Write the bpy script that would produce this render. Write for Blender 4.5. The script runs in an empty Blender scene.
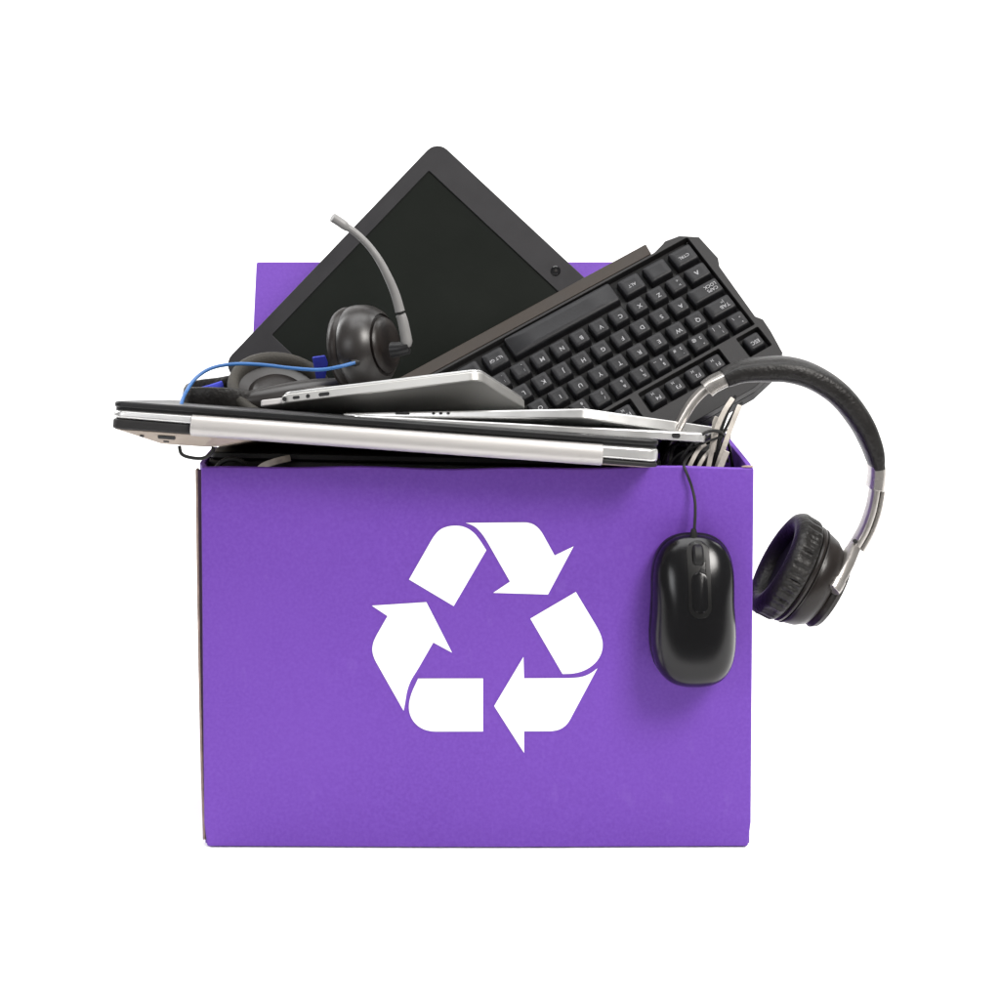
import bpy, bmesh, math, random
from mathutils import Vector, Matrix
random.seed(7)
R_ = math.radians
scene = bpy.context.scene
COL = scene.collection

# ------------------------------------------------------------------ camera
CAM = Vector((0.0, -1.17, 0.51127)); PITCH = R_(3.0)
FPX = 1.17 / 0.0007; U0, V0 = 480.0, 219.596           # focal length and principal point, in photo pixels
cd = bpy.data.cameras.new('camera'); cam = bpy.data.objects.new('camera', cd); COL.objects.link(cam)
cam.location = CAM; cam.rotation_euler = (R_(90) - PITCH, 0, 0)
cd.sensor_fit = 'HORIZONTAL'; cd.sensor_width = 36.0
cd.lens = 36.0 * FPX / 1000.0
cd.shift_x = (500 - U0) / 1000.0; cd.shift_y = -(500 - V0) / 1000.0
cd.clip_start = 0.05; cd.clip_end = 100
scene.camera = cam

# ------------------------------------------------------------------ light (photo studio)
w = bpy.data.worlds.new('World'); scene.world = w; w.use_nodes = True
bg = w.node_tree.nodes['Background']; bg.inputs[0].default_value = (1.0, 0.985, 0.97, 1); bg.inputs[1].default_value = 0.28
def area(name, loc, target, sx, sy, power, col=(1, 1, 1)):
    d = bpy.data.lights.new(name, 'AREA'); d.shape = 'RECTANGLE'; d.size = sx; d.size_y = sy; d.energy = power; d.color = col
    o = bpy.data.objects.new(name, d); COL.objects.link(o); o.location = loc
    o.rotation_euler = (Vector(target) - Vector(loc)).to_track_quat('-Z', 'Y').to_euler()
    return o
area('key_softbox', (0.95, -1.20, 1.60), (0, 0, 0.2), 0.7, 0.7, 56, (1, .97, .93))
area('fill_softbox', (-1.1, -1.5, 0.9), (0, 0, 0.2), 0.5, 0.7, 8, (.97, .98, 1))
area('top_softbox', (0.0, -0.05, 2.3), (0, 0.1, 0), 1.8, 1.5, 50)
area('added_floor_light', (-1.7, 0.7, 1.1), (-0.35, 0.1, 0), 0.8, 0.8, 22)  # added light, lifts the grey shadow on the floor at left
area('added_backdrop_light', (-2.3, 1.3, 2.8), (-1.6, 2.8, 0.9), 1.8, 1.2, 62)  # pair of unseen lights added to push the backdrop to white
area('added_backdrop_light', (2.3, 1.3, 2.8), (1.6, 2.8, 0.9), 1.8, 1.2, 62)

scene.view_settings.view_transform = 'Standard'; scene.view_settings.look = 'None'
scene.view_settings.exposure = 0.0; scene.view_settings.gamma = 1.0; scene.view_settings.use_curve_mapping = False
scene.render.engine = 'CYCLES'
scene.cycles.use_denoising = True
scene.cycles.max_bounces = 8
scene.cycles.sample_clamp_indirect = 6.0

# ------------------------------------------------------------------ helpers
CF = math.cos(PITCH); SF = math.sin(PITCH)
FW = Vector((0, CF, -SF)); UP = Vector((0, SF, CF)); RT = Vector((1, 0, 0))
def P(u, v, y):
    """world point on the upright plane at depth y that the photo shows at (u, v)"""
    d = FW + RT * ((u - U0) / FPX) - UP * ((v - V0) / FPX)
    return CAM + d * ((y - CAM.y) / d.y)

def s2l(c): return c / 12.92 if c <= .04045 else ((c + .055) / 1.055) ** 2.4

def mat(name, col, rough=.5, metal=0.0, mottle=.12, mscale=40., bump=.0, bscale=400., spec=.5, rvar=.05, coat=0., stretch=(1, 1, 1)):
    m = bpy.data.materials.new(name); m.use_nodes = True
    nt = m.node_tree; N = nt.nodes; L = nt.links; b = N['Principled BSDF']
    b.inputs['Metallic'].default_value = metal; b.inputs['Specular IOR Level'].default_value = spec
    b.inputs['Coat Weight'].default_value = coat; b.inputs['Coat Roughness'].default_value = .12
    tc = N.new('ShaderNodeTexCoord'); mp = N.new('ShaderNodeMapping'); mp.inputs['Scale'].default_value = stretch
    L.new(tc.outputs['Object'], mp.inputs['Vector'])
    n = N.new('ShaderNodeTexNoise'); n.inputs['Scale'].default_value = mscale; n.inputs['Detail'].default_value = 4
    L.new(mp.outputs[0], n.inputs['Vector'])
    r = N.new('ShaderNodeValToRGB'); r.color_ramp.elements[0].position = .3; r.color_ramp.elements[1].position = .7
    r.color_ramp.elements[0].color = (*[c * (1 - mottle) for c in col], 1); r.color_ramp.elements[1].color = (*[min(1, c * (1 + mottle)) for c in col], 1)
    L.new(n.outputs['Fac'], r.inputs[0]); L.new(r.outputs[0], b.inputs['Base Color'])
    mr = N.new('ShaderNodeMapRange'); mr.inputs['From Min'].default_value = .3; mr.inputs['From Max'].default_value = .7
    mr.inputs['To Min'].default_value = max(0, rough - rvar); mr.inputs['To Max'].default_value = min(1, rough + rvar)
    L.new(n.outputs['Fac'], mr.inputs['Value']); L.new(mr.outputs[0], b.inputs['Roughness'])
    if bump:
        n2 = N.new('ShaderNodeTexNoise'); n2.inputs['Scale'].default_value = bscale; n2.inputs['Detail'].default_value = 3
        L.new(mp.outputs[0], n2.inputs['Vector'])
        bp = N.new('ShaderNodeBump'); bp.inputs['Strength'].default_value = bump; bp.inputs['Distance'].default_value = .001
        L.new(n2.outputs['Fac'], bp.inputs['Height']); L.new(bp.outputs[0], b.inputs['Normal'])
    return m

MW = {}
def empty(name, M, label=None, cat=None, group=None):
    o = bpy.data.objects.new(name, None); COL.objects.link(o); o.empty_display_size = .02
    if isinstance(M, Vector): M = Matrix.Translation(M)
    o.matrix_world = M; MW[o] = M.copy()
    tag(o, label, cat, group); return o
def tag(o, label=None, cat=None, group=None, kind=None):
    for k, v in (('label', label), ('category', cat), ('group', group), ('kind', kind)):
        if v: o[k] = v
    return o
def obj(name, bm, m, parent=None, bevel=0, seg=2, smooth=True, world=False, sub=0, angle=35, label=None):
    if world and parent is not None:
        bmesh.ops.transform(bm, matrix=world_of(parent).inverted(), verts=bm.verts)
    bmesh.ops.recalc_face_normals(bm, faces=bm.faces)
    me = bpy.data.meshes.new(name); bm.to_mesh(me); bm.free()
    o = bpy.data.objects.new(name, me); COL.objects.link(o); me.materials.append(m)
    if smooth:
        for p in me.polygons: p.use_smooth = True
    if parent is not None: o.parent = parent
    MW[o] = world_of(parent) if parent is not None else Matrix.Identity(4)
    if bevel:
        b = o.modifiers.new('bevel', 'BEVEL'); b.width = bevel; b.segments = seg; b.limit_method = 'ANGLE'; b.angle_limit = R_(angle)
        b.harden_normals = True
    if sub:
        s = o.modifiers.new('sub', 'SUBSURF'); s.levels = sub; s.render_levels = sub
    if smooth and not bevel and not sub:
        me.set_sharp_from_angle(angle=R_(angle))
    if label: o['label'] = label
    return o
def world_of(o): return MW[o].copy()
def frame(o, ex, ey):
    ex = Vector(ex).normalized(); ey = Vector(ey); ey = (ey - ex * ex.dot(ey)).normalized(); ez = ex.cross(ey)
    M = Matrix.Identity(4)
    for i in range(3):
        M[i][0] = ex[i]; M[i][1] = ey[i]; M[i][2] = ez[i]; M[i][3] = o[i]
    return M
def axis_frame(o, z, hint=(0, 0, 1)):
    z = Vector(z).normalized(); h = Vector(hint); x = h.cross(z)
    if x.length < 1e-4: x = Vector((1, 0, 0)).cross(z)
    x.normalize(); y = z.cross(x); M = Matrix.Identity(4)
    for i in range(3):
        M[i][0] = x[i]; M[i][1] = y[i]; M[i][2] = z[i]; M[i][3] = o[i]
    return M

def box(bm, x0, x1, y0, y1, z0, z1, M=None):
    vs = [bm.verts.new((x, y, z)) for z in (z0, z1) for y in (y0, y1) for x in (x0, x1)]
    for f in ((0, 2, 3, 1), (4, 5, 7, 6), (0, 1, 5, 4), (2, 6, 7, 3), (0, 4, 6, 2), (1, 3, 7, 5)):
        bm.faces.new([vs[i] for i in f])
    if M: bmesh.ops.transform(bm, matrix=M, verts=vs)
    return vs
def prism(bm, pts, z0, z1, pts_top=None, M=None):
    pt = pts_top or pts
    a = [bm.verts.new((x, y, z0)) for x, y in pts]; b = [bm.verts.new((x, y, z1)) for x, y in pt]
    n = len(pts)
    bm.faces.new(a[::-1]); bm.faces.new(b)
    for i in range(n): bm.faces.new((a[i], a[(i + 1) % n], b[(i + 1) % n], b[i]))
    if M: bmesh.ops.transform(bm, matrix=M, verts=a + b)
    return a + b
def rrect(x0, x1, y0, y1, r, n=5):
    out = []
    for cx, cy, a0 in ((x1 - r, y0 + r, -90), (x1 - r, y1 - r, 0), (x0 + r, y1 - r, 90), (x0 + r, y0 + r, 180)):
        for k in range(n + 1):
            a = R_(a0 + 90 * k / n); out.append((cx + r * math.cos(a), cy + r * math.sin(a)))
    return out
def spline(pts, n=8):
    pts = [Vector(p) for p in pts]; out = []
    for i in range(len(pts) - 1):
        p0 = pts[max(i - 1, 0)]; p1 = pts[i]; p2 = pts[i + 1]; p3 = pts[min(i + 2, len(pts) - 1)]
        for k in range(n):
            t = k / n
            out.append(.5 * ((2 * p1) + (p2 - p0) * t + (2 * p0 - 5 * p1 + 4 * p2 - p3) * t * t + (3 * p1 - p0 - 3 * p2 + p3) * t ** 3))
    out.append(pts[-1]); return out
def sweep(bm, path, prof, hint=(0, 1, 0), cap=True):
    """path of points; prof(t) -> closed list of (a, b): a across (away from hint), b along hint"""
    n = len(path); rings = []; h = Vector(hint).normalized()
    for i, p in enumerate(path):
        t = (path[min(i + 1, n - 1)] - path[max(i - 1, 0)]).normalized()
        b = h - t * h.dot(t)
        b.normalize(); a = t.cross(b)
        rings.append([bm.verts.new(p + a * q[0] + b * q[1]) for q in prof(i / (n - 1))])
    for i in range(n - 1):
        A, B = rings[i], rings[i + 1]; m = len(A)
        for k in range(m): bm.faces.new((A[k], A[(k + 1) % m], B[(k + 1) % m], B[k]))
    if cap: bm.faces.new(rings[0][::-1]); bm.faces.new(rings[-1])
def circle(r, m=10, ry=None): return [(r * math.cos(2 * math.pi * k / m), (ry or r) * math.sin(2 * math.pi * k / m)) for k in range(m)]
def tube(bm, pts, r, n=8, m=10, hint=(0.13, .95, .2)):
    path = spline(pts, n) if n else [Vector(p) for p in pts]
    sweep(bm, path, (lambda t: circle(r(t) if callable(r) else r, m)), hint)
def lathe(bm, prof, M=None, n=40):
    """prof: list of (radius, height) from one end of the axis to the other"""
    rings = []; vs = []
    for r, h in prof:
        if r < 1e-6: ring = [bm.verts.new((0, 0, h))]
        else: ring = [bm.verts.new((r * math.cos(2 * math.pi * k / n), r * math.sin(2 * math.pi * k / n), h)) for k in range(n)]
        rings.append(ring); vs += ring
    for A, B in zip(rings, rings[1:]):
        for k in range(n):
            j = (k + 1) % n
            if len(A) == 1 and len(B) == 1: continue
            if len(A) == 1: bm.faces.new((A[0], B[j], B[k]))
            elif len(B) == 1: bm.faces.new((A[k], A[j], B[0]))
            else: bm.faces.new((A[k], A[j], B[j], B[k]))
    if M: bmesh.ops.transform(bm, matrix=M, verts=vs)
    return vs
def text_bm(body, size, M, depth=.00012, align='CENTER'):
    cu = bpy.data.curves.new('legend_text', 'FONT'); cu.body = body; cu.size = size; cu.align_x = align; cu.align_y = 'CENTER'
    cu.resolution_u = 3; cu.offset = size * .012
    o = bpy.data.objects.new('legend_text', cu); me = o.to_mesh()
    bm = bmesh.new(); bm.from_mesh(me); o.to_mesh_clear(); bpy.data.objects.remove(o); bpy.data.curves.remove(cu)
    bmesh.ops.transform(bm, matrix=M, verts=bm.verts)
    return bm

# ------------------------------------------------------------------ materials
def purple_card():
    m = bpy.data.materials.new('purple printed cardboard'); m.use_nodes = True
    nt = m.node_tree; N = nt.nodes; L = nt.links; b = N['Principled BSDF']
    b.inputs['Roughness'].default_value = .62; b.inputs['Specular IOR Level'].default_value = .28
    tc = N.new('ShaderNodeTexCoord')
    def noise(scale, stretch, detail=4):
        mp = N.new('ShaderNodeMapping'); mp.inputs['Scale'].default_value = stretch
        L.new(tc.outputs['Object'], mp.inputs[0])
        n = N.new('ShaderNodeTexNoise'); n.inputs['Scale'].default_value = scale; n.inputs['Detail'].default_value = detail
        L.new(mp.outputs[0], n.inputs['Vector']); return n.outputs['Fac']
    def mix(fac, a, bcol, lo=.35, hi=.65):
        mr = N.new('ShaderNodeMapRange'); mr.inputs['From Min'].default_value = lo; mr.inputs['From Max'].default_value = hi
        L.new(fac, mr.inputs['Value'])
        mx = N.new('ShaderNodeMix'); mx.data_type = 'RGBA'
        L.new(mr.outputs[0], mx.inputs['Factor'])
        for s, c in (('A', a), ('B', bcol)):
            i = [k for k in mx.inputs if k.name == s and k.type == 'RGBA'][0]
            if hasattr(c, 'is_linked'): L.new(c, i)
            else: i.default_value = (*c, 1)
        return [k for k in mx.outputs if k.type == 'RGBA'][0]
    c1 = mix(noise(11, (1, 1, 1), 3), PUR1, PUR2, .2, .8)
    c2 = mix(noise(420, (1, 1, 1), 3), c1, PUR3, .35, .80)
    c3 = mix(noise(70, (1, 1, .5), 8), c2, PUR4, .64, 1.0)
    L.new(c3, b.inputs['Base Color'])
    n2 = noise(330, (1, 1, .7), 4); n3 = noise(8, (1, 1, 1), 2)
    bp = N.new('ShaderNodeBump'); bp.inputs['Strength'].default_value = .16; bp.inputs['Distance'].default_value = .001; L.new(n2, bp.inputs['Height'])
    bp2 = N.new('ShaderNodeBump'); bp2.inputs['Strength'].default_value = .5; bp2.inputs['Distance'].default_value = .006; L.new(n3, bp2.inputs['Height'])
    L.new(bp.outputs[0], bp2.inputs['Normal']); L.new(bp2.outputs[0], b.inputs['Normal'])
    return m
PUR1 = (.100, .033, .276); PUR2 = (.114, .039, .300); PUR3 = (.125, .046, .325); PUR4 = (.150, .070, .345)
PURPLE = purple_card()
KRAFT = mat('bare kraft cardboard', (.27, .20, .165), .8, mottle=.3, mscale=90, bump=.4, bscale=900)
KDARK = mat('inside of cardboard', (.10, .045, .23), .8, mottle=.2, bump=.3)
DARKGAP = mat('painted gap shade', (.035, .014, .040), .85)  # near-black colour stands for the shade in the corner gap
WHITEPRINT = mat('white print', (.8, .8, .8), .55, mottle=.02)
BACKDROP = mat('white backdrop', (.9, .9, .9), .9, mottle=.01, spec=.1)
BLACKP = mat('black plastic', (.007, .007, .0075), .38, spec=.28, bump=.08, bscale=1500)
BLACKM = mat('matt black plastic', (.010, .010, .0105), .6, spec=.28, bump=.15, bscale=1800)
BLACKR = mat('black rubber cable', (.008, .008, .008), .5, spec=.28)
CHAR = mat('charcoal plastic', (.0155, .0148, .0152), .5, spec=.2, bump=.12, bscale=2200)
BEZEL = mat('dark grey bezel', (.019, .0183, .0205), .48, spec=.28, bump=.1, bscale=2500, mottle=.08)
LCD = mat('dark screen panel', (.006, .0075, .006), .32, mottle=.1, mscale=9, rvar=.03, spec=.2)
RAIL = mat('dark rail with painted reflection', (.024, .0185, .0145), .5, spec=.2, bump=.1, bscale=2000)  # warm tone stands for light reflected off the dark plastic
KEYM = mat('keycap plastic', (.0095, .0095, .0108), .42, spec=.2, bump=.12, bscale=2600)
WELL = mat('key well', (.006, .006, .007), .6)
LEGEND = mat('keycap legend print', (.21, .21, .22), .5, mottle=.05)
SILVER = mat('silver painted metal', (.55, .55, .545), .32, metal=.75, mottle=.05, bump=.05, bscale=2500)
ALU = mat('brushed aluminium', (.46, .455, .44), .42, metal=.7, mottle=.06, bump=.06, bscale=800, stretch=(.1, 1, 1))
PALE = mat('pale grey plastic', (.40, .385, .38), .42, mottle=.04, mscale=20)
HINGE = mat('pale silver hinge cover', (.40, .385, .375), .36, metal=.35, mottle=.05, bump=.06, bscale=900, stretch=(.1, 1, 1))
CHAMP = mat('champagne plastic', (.31, .26, .215), .5, mottle=.08)
GLOSS = mat('glossy black', (.007, .007, .008), .15, rvar=.04)
LEATHER = mat('black leatherette', (.008, .0072, .0068), .42, spec=.28, mottle=.25, mscale=60, bump=.6, bscale=420)
BROWNP = mat('brown black plastic', (.011, .0085, .0075), .36, spec=.28, bump=.1, bscale=1500)
GREYP = mat('grey satin plastic', (.014, .012, .0112), .34, mottle=.08, spec=.42)
MICG = mat('grey boom', (.165, .162, .16), .4, mottle=.08)
CUSH = mat('olive grey foam', (.024, .021, .016), .8, mottle=.25, bump=.5, bscale=700)
BLUEC = mat('blue cable rubber', (.02, .095, .27), .42)
BLUEF = mat('royal blue cloth', (.02, .03, .34), .7, bump=.5, bscale=1400)
CHROME = mat('polished steel', (.40, .38, .36), .28, metal=.85, mottle=.03)
STEEL = mat('satin steel', (.36, .34, .32), .32, metal=.85, mottle=.06, bump=.08, bscale=900)
MOUSEM = mat('black mouse shell', (.0035, .0035, .004), .19, mottle=.06, rvar=.008, bump=.05, bscale=3000, spec=.3)
MOUSES = mat('black mouse side', (.005, .005, .005), .36, spec=.22, mottle=.1, bump=.06, bscale=3000)
RIBBON = mat('pale flat cable', (.37, .34, .305), .45, mottle=.35, mscale=70, bump=.3, bscale=500)

# ------------------------------------------------------------------ setting: white studio sweep
bm = bmesh.new(); prof = [(-.47, -.04), (-.45, 0), (1.6, 0)]
for k in range(1, 13):
    a = R_(90 * k / 12); prof.append((1.6 + 1.2 * math.sin(a), 1.2 - 1.2 * math.cos(a)))
prof.append((2.8, 5.0))
ra = [[bm.verts.new((x, y, z)) for y, z in prof] for x in (-5, 5)]
for i in range(len(prof) - 1): bm.faces.new((ra[0][i], ra[1][i], ra[1][i + 1], ra[0][i + 1]))
g = obj('ground', bm, BACKDROP, angle=60); tag(g, kind='structure')

# ------------------------------------------------------------------ cardboard box
ZT = .2742; XL, XR = -.1972, .1935; T = .004; YB = .28
B = empty('cardboard_box', Vector((0, .14, 0)), 'open purple cardboard box printed with a white recycling symbol', 'box')
def slab_front():
    bm = bmesh.new(); nx, nz = 24, 16
    bottom = lambda s: .0004 + .0008 * math.sin(s * 2.2)
    V = {}
    for side in (0, 1):
        for i in range(nx + 1):
            for k in range(nz + 1):
                s = i / nx; t = k / nz
                x = XL + (XR - XL) * s; z = .001 + (ZT - .001) * t
                y = -.0022 * math.sin(math.pi * s) * (1 - t) ** .5 * math.sin(math.pi * min(1, t * 1.2 + .05)) - .0012 * math.sin(3 * s + 4 * t) * math.sin(math.pi * s)
                z += (.0007 * math.sin(9 * s) + .0006 * math.sin(23 * s + 1)) * (t > .99)
                if side: y = min(y, 0) + T
                V[side, i, k] = bm.verts.new((x, y, z))
    for side in (0, 1):
        for i in range(nx):
            for k in range(nz):
                bm.faces.new([V[side, a, b] for a, b in ((i, k), (i + 1, k), (i + 1, k + 1), (i, k + 1))])
    ring = [(i, 0) for i in range(nx)] + [(nx, k) for k in range(nz)] + [(i, nz) for i in range(nx, 0, -1)] + [(0, k) for k in range(nz, 0, -1)]
    for a, b in zip(ring, ring[1:] + ring[:1]):
        bm.faces.new((V[0, a[0], a[1]], V[0, b[0], b[1]], V[1, b[0], b[1]], V[1, a[0], a[1]]))
    return bm
# round the lower corners a little: shift corner verts in
bmf = slab_front()
for v in bmf.verts:
    for xc, sg in ((XL, 1), (XR, -1)):
        if abs(v.co.x - xc) < 1e-5 and v.co.z < .003: v.co.x += sg * .002
        if abs(v.co.x - xc) < .02 and abs(v.co.x - xc) > .004 and v.co.z < .0015 and abs(v.co.z - .001) < 1e-4: v.co.z = .001
fp = obj('front_panel', bmf, PURPLE, B, bevel=.0012, world=True, angle=50)
bm = bmesh.new(); box(bm, XL + T, XR - T, YB - T, YB, .0, ZT); obj('back_panel', bm, PURPLE, B, bevel=.0008, world=True)
# right side, pushed very slightly out; left side bows out and its rim sags where the laptop bears on it
def side_panel(x0, sg, bow, sag):
    bm = bmesh.new(); V = {}; ny, nz = 14, 10
    for s in (0, 1):
        for i in range(ny + 1):
            for k in range(nz + 1):
                y = .0004 + (YB - .0008) * i / ny; t = k / nz
                zt = ZT - sag * min(1, max(0, (y - .085) / .09))
                z = .001 + (zt - .001) * t
                b = bow * (math.sin(math.pi * min(1, y / .03) * .5)) * (1 - .12 * math.sin(math.pi * t)) * ((.30 + .70 * t) if sg < 0 else 1)
                if y > YB - .04: b *= (YB - y) / .04
                V[s, i, k] = bm.verts.new((x0 + sg * (b - s * T), y + (T + .0006 if i == 0 else 0), z))
    for s in (0, 1):
        for i in range(ny):
            for k in range(nz): bm.faces.new([V[s, a, b] for a, b in ((i, k), (i + 1, k), (i + 1, k + 1), (i, k + 1))])
    ring = [(i, 0) for i in range(ny)] + [(ny, k) for k in range(nz)] + [(i, nz) for i in range(ny, 0, -1)] + [(0, k) for k in range(nz, 0, -1)]
    for a, b in zip(ring, ring[1:] + ring[:1]): bm.faces.new((V[0, a[0], a[1]], V[0, b[0], b[1]], V[1, b[0], b[1]], V[1, a[0], a[1]]))
    return bm
lp = obj('side_panel', side_panel(XL, -1, .0048, .05), PURPLE, B, bevel=.0008, world=True, angle=60)
rp = obj('side_panel', side_panel(XR, 1, .0006, 0), PURPLE, B, bevel=.0008, world=True, angle=60)
bm = bmesh.new(); path = [Vector((XL - .0008 - .0030 * t ** .8 - .0006 * math.sin(math.pi * t), .0075, .004 + (ZT - .006) * t)) for t in [k / 14 for k in range(15)]]
sweep(bm, path, lambda t: [(-.0009, -.003), (.0009, -.003), (.0009, .003), (-.0009, .003)], (0, 1, 0))
obj('torn_edge', bm, KRAFT, B, bevel=.0004, world=True, label='bare brown torn edge down the left corner')
bm = bmesh.new(); prism(bm, [(XL - .0004, .004), (XL + .003, .004), (XL + .003, ZT - .003), (XL - .0034, ZT - .003)], -.0098, -(T + .0008), M=Matrix(((1, 0, 0, 0), (0, 0, -1, 0), (0, 1, 0, 0), (0, 0, 0, 1)))); obj('gap_shade_strip', bm, DARKGAP, B, world=True)  # dark strip added in the corner gap, shade put into its colour
bm = bmesh.new(); box(bm, XL + T, XR - T, T + .0005, YB - T - .0005, .0, T); obj('bottom_panel', bm, PURPLE, B, world=True)
# rear flap standing up
zt = P(258, 262, YB + .051).z
bm = bmesh.new(); prism(bm, rrect(XL - .0035, XR - .004, ZT + .001, zt, .0016, 3), 0, T,
                        M=Matrix(((1, 0, 0, 0), (0, .42, 1, YB - T - .42 * ZT), (0, 1, 0, 0), (0, 0, 0, 1))))
obj('rear_flap', bm, PURPLE, B, bevel=.0006, world=True)
# front rim: bare board edge
bm = bmesh.new(); prism(bm, [(XR - .0085, .0008), (XR - .0005, .0004), (XR - .0007, .003), (XR - .004, .0038), (XR - .0065, .0025)], ZT + .0004, ZT + .0012)
obj('worn_corner', bm, KRAFT, B, world=True, label='scuffed bare cardboard at the right front corner')
# recycling symbol
SYM = [[(210, 290), (297, 138), (318, 113), (345, 101), (378, 97), (410, 102), (440, 120), (462, 147), (487, 186), (370, 385)],
 [(413, 88), (635, 86), (660, 94), (683, 116), (732, 205), (800, 172), (708, 344), (512, 338), (572, 298), (490, 155), (472, 127), (450, 104), (432, 94)],
 [(645, 430), (808, 335), (888, 468), (902, 500), (905, 535), (893, 570), (868, 598), (835, 617), (800, 626), (760, 627)],
 [(515, 740), (620, 566), (622, 642), (790, 642), (832, 638), (862, 625), (885, 607), (797, 770), (780, 802), (757, 822), (728, 830), (622, 830), (622, 907)],
 [(475, 642), (475, 830), (290, 830), (255, 820), (228, 798), (212, 768), (209, 735), (218, 695), (243, 642)],
 [(77, 383), (272, 371), (364, 550), (297, 514), (240, 612), (215, 650), (202, 690), (197, 725), (191, 756), (86, 572), (78, 545), (80, 520), (90, 495), (133, 420)]]
def soften(poly, rounds=3):
    # rounds off the gentle corners of an outline (its curves) and keeps the sharp points
    for _ in range(rounds):
        out = []; n_ = len(poly)
        for i, p in enumerate(poly):
            a_, b_ = poly[i - 1], poly[(i + 1) % n_]
            t_ = abs((math.atan2(b_[1] - p[1], b_[0] - p[0]) - math.atan2(p[1] - a_[1], p[0] - a_[0]) + math.pi) % (2 * math.pi) - math.pi)
            if t_ > R_(42): out.append(p)
            else:
                la = math.hypot(p[0] - a_[0], p[1] - a_[1]); lb = math.hypot(p[0] - b_[0], p[1] - b_[1]); k = min(la, lb) * .27
                out += [(p[0] + (a_[0] - p[0]) * k / la, p[1] + (a_[1] - p[1]) * k / la), (p[0] + (b_[0] - p[0]) * k / lb, p[1] + (b_[1] - p[1]) * k / lb)]
        poly = out
    return poly
SYM = [soften(q) for q in SYM]
bm = bmesh.new()
for poly in SYM:
    w3 = [P(350 + x / 3.5714, 500 + y / 3.5714, -.0046) for x, y in poly]
    a = [bm.verts.new(p) for p in w3]; b_ = [bm.verts.new(p + Vector((0, .0004, 0))) for p in w3]
    bm.faces.new(a); bm.faces.new(b_[::-1])
    for i in range(len(a)): bm.faces.new((a[i], b_[i], b_[(i + 1) % len(a)], a[(i + 1) % len(a)]))
# lay it on the slightly bulged panel
for v in bm.verts:
    s = (v.co.x - XL) / (XR - XL); t = (v.co.z - .001) / (ZT - .001)
    yy = -.0022 * math.sin(math.pi * s) * (1 - t) ** .5 * math.sin(math.pi * min(1, t * 1.2 + .05)) - .0012 * math.sin(3 * s + 4 * t) * math.sin(math.pi * s)
    v.co.y = yy - .0003 + (v.co.y + .0046) * .4 - .0002
obj('recycling_symbol', bm, WHITEPRINT, fp, world=True, smooth=False)

# ------------------------------------------------------------------ wide laptop lying across the front rim (seen from its hinge side)
roll = R_(4.15); dip = R_(9.0); yA = -.036
exA = Vector((math.cos(roll), 0, -math.sin(roll))); eyA = Vector((0, math.cos(dip), -math.sin(dip)))
pb = P(190, 436.2, yA)
LAx = (P(658.5, 466, yA) - P(110, 428, yA)).length
oA = pb - exA * ((pb - P(110, 431, yA)).dot(exA)); oA -= exA.cross(eyA).normalized() * .007
A = empty('laptop', frame(oA, exA, eyA), 'closed black and silver laptop across the front of the box, overhanging its left side', 'laptop')
DA = .225
def outl(i, n=0., r=.008): return rrect(i, LAx - i, n, DA - i, r)
bm = bmesh.new(); prism(bm, [(.034, .010), (.064, .012), (.092, .15), (LAx - .03, .15), (LAx - .02, DA - .02), (.034, DA - .02)], 0, .0085, [(.0015, .002), (.070, .002), (.094, .004), (LAx - .0015, .004), (LAx - .0015, DA - .002), (.0015, DA - .002)]); obj('underside', bm, CHAMP, A, bevel=.0015)
bm = bmesh.new(); prism(bm, outl(0), .0085, .0155)
for v in bm.verts:
    if v.co.z > .01: v.co.z -= .0038 * v.co.x / LAx
obj('base', bm, CHAR, A, bevel=.0028, seg=4)
bm = bmesh.new(); prism(bm, outl(.0002, -.0006), .0157, .0213)
for v in bm.verts:
    if v.co.z < .018: v.co.z -= .0038 * v.co.x / LAx
obj('palm_rest', bm, SILVER, A, bevel=.0022, seg=3)
x0 = (pb - oA).dot(exA); x1 = (P(602, 466, yA) - oA).dot(exA)
hp = [(.012, .0070), (.004, .0070), (.0005, .0076), (-.0022, .0092), (-.0038, .0115), (-.0043, .0140), (-.0040, .0170), (-.0030, .0195), (-.0010, .0212), (.0015, .0217), (.012, .0217)]
bm = bmesh.new(); prism(bm, hp, x0, x1, M=Matrix(((0, 0, 1, 0), (1, 0, 0, 0), (0, 1, 0, 0), (0, 0, 0, 1)))); obj('hinge_cover', bm, HINGE, A, bevel=.0006, angle=70)
bm = bmesh.new(); prism(bm, rrect(.0012, LAx - .0012, .0012, DA - .004, .007), .0205, .0234); obj('lid_gap_filler', bm, BLACKM, A)  # black slab added under the lid, stands for the dark of the gap
bm = bmesh.new(); prism(bm, rrect(.0005, LAx - .0005, -.001, DA - .002, .007),   .0230, .0274); obj('lid', bm, BLACKP, A, bevel=.0016, seg=3)
def patch(bm, ax, w_, h_):
    # a recessed opening on the sloping rear of the underside
    n0 = Vector((0, .012, 0)); n1 = Vector((0, .002, .0085)); d = (n1 - n0).normalized(); nn = Vector((0, -d.z, d.y))
    c = n0.lerp(n1, ax[1]) + Vector((ax[0], 0, 0)); nn = Vector((0, -.573, -.819))
    for s in (1,):
        M = frame(c, (1, 0, 0), d); prism(bm, rrect(-w_ / 2, w_ / 2, -h_ / 2, h_ / 2, h_ * .3, 3), -.0008, .0009, M=M)
bm = bmesh.new(); patch(bm, (.038, .62), .012, .0032); obj('port', bm, BLACKM, A)
bm = bmesh.new(); patch(bm, (.0375, .3), .004, .0016); obj('screw', bm, BLACKM, A)
bm = bmesh.new(); patch(bm, (.021, .6), .0028, .0018); obj('screw', bm, CHAR, A)
bm = bmesh.new()
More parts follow.
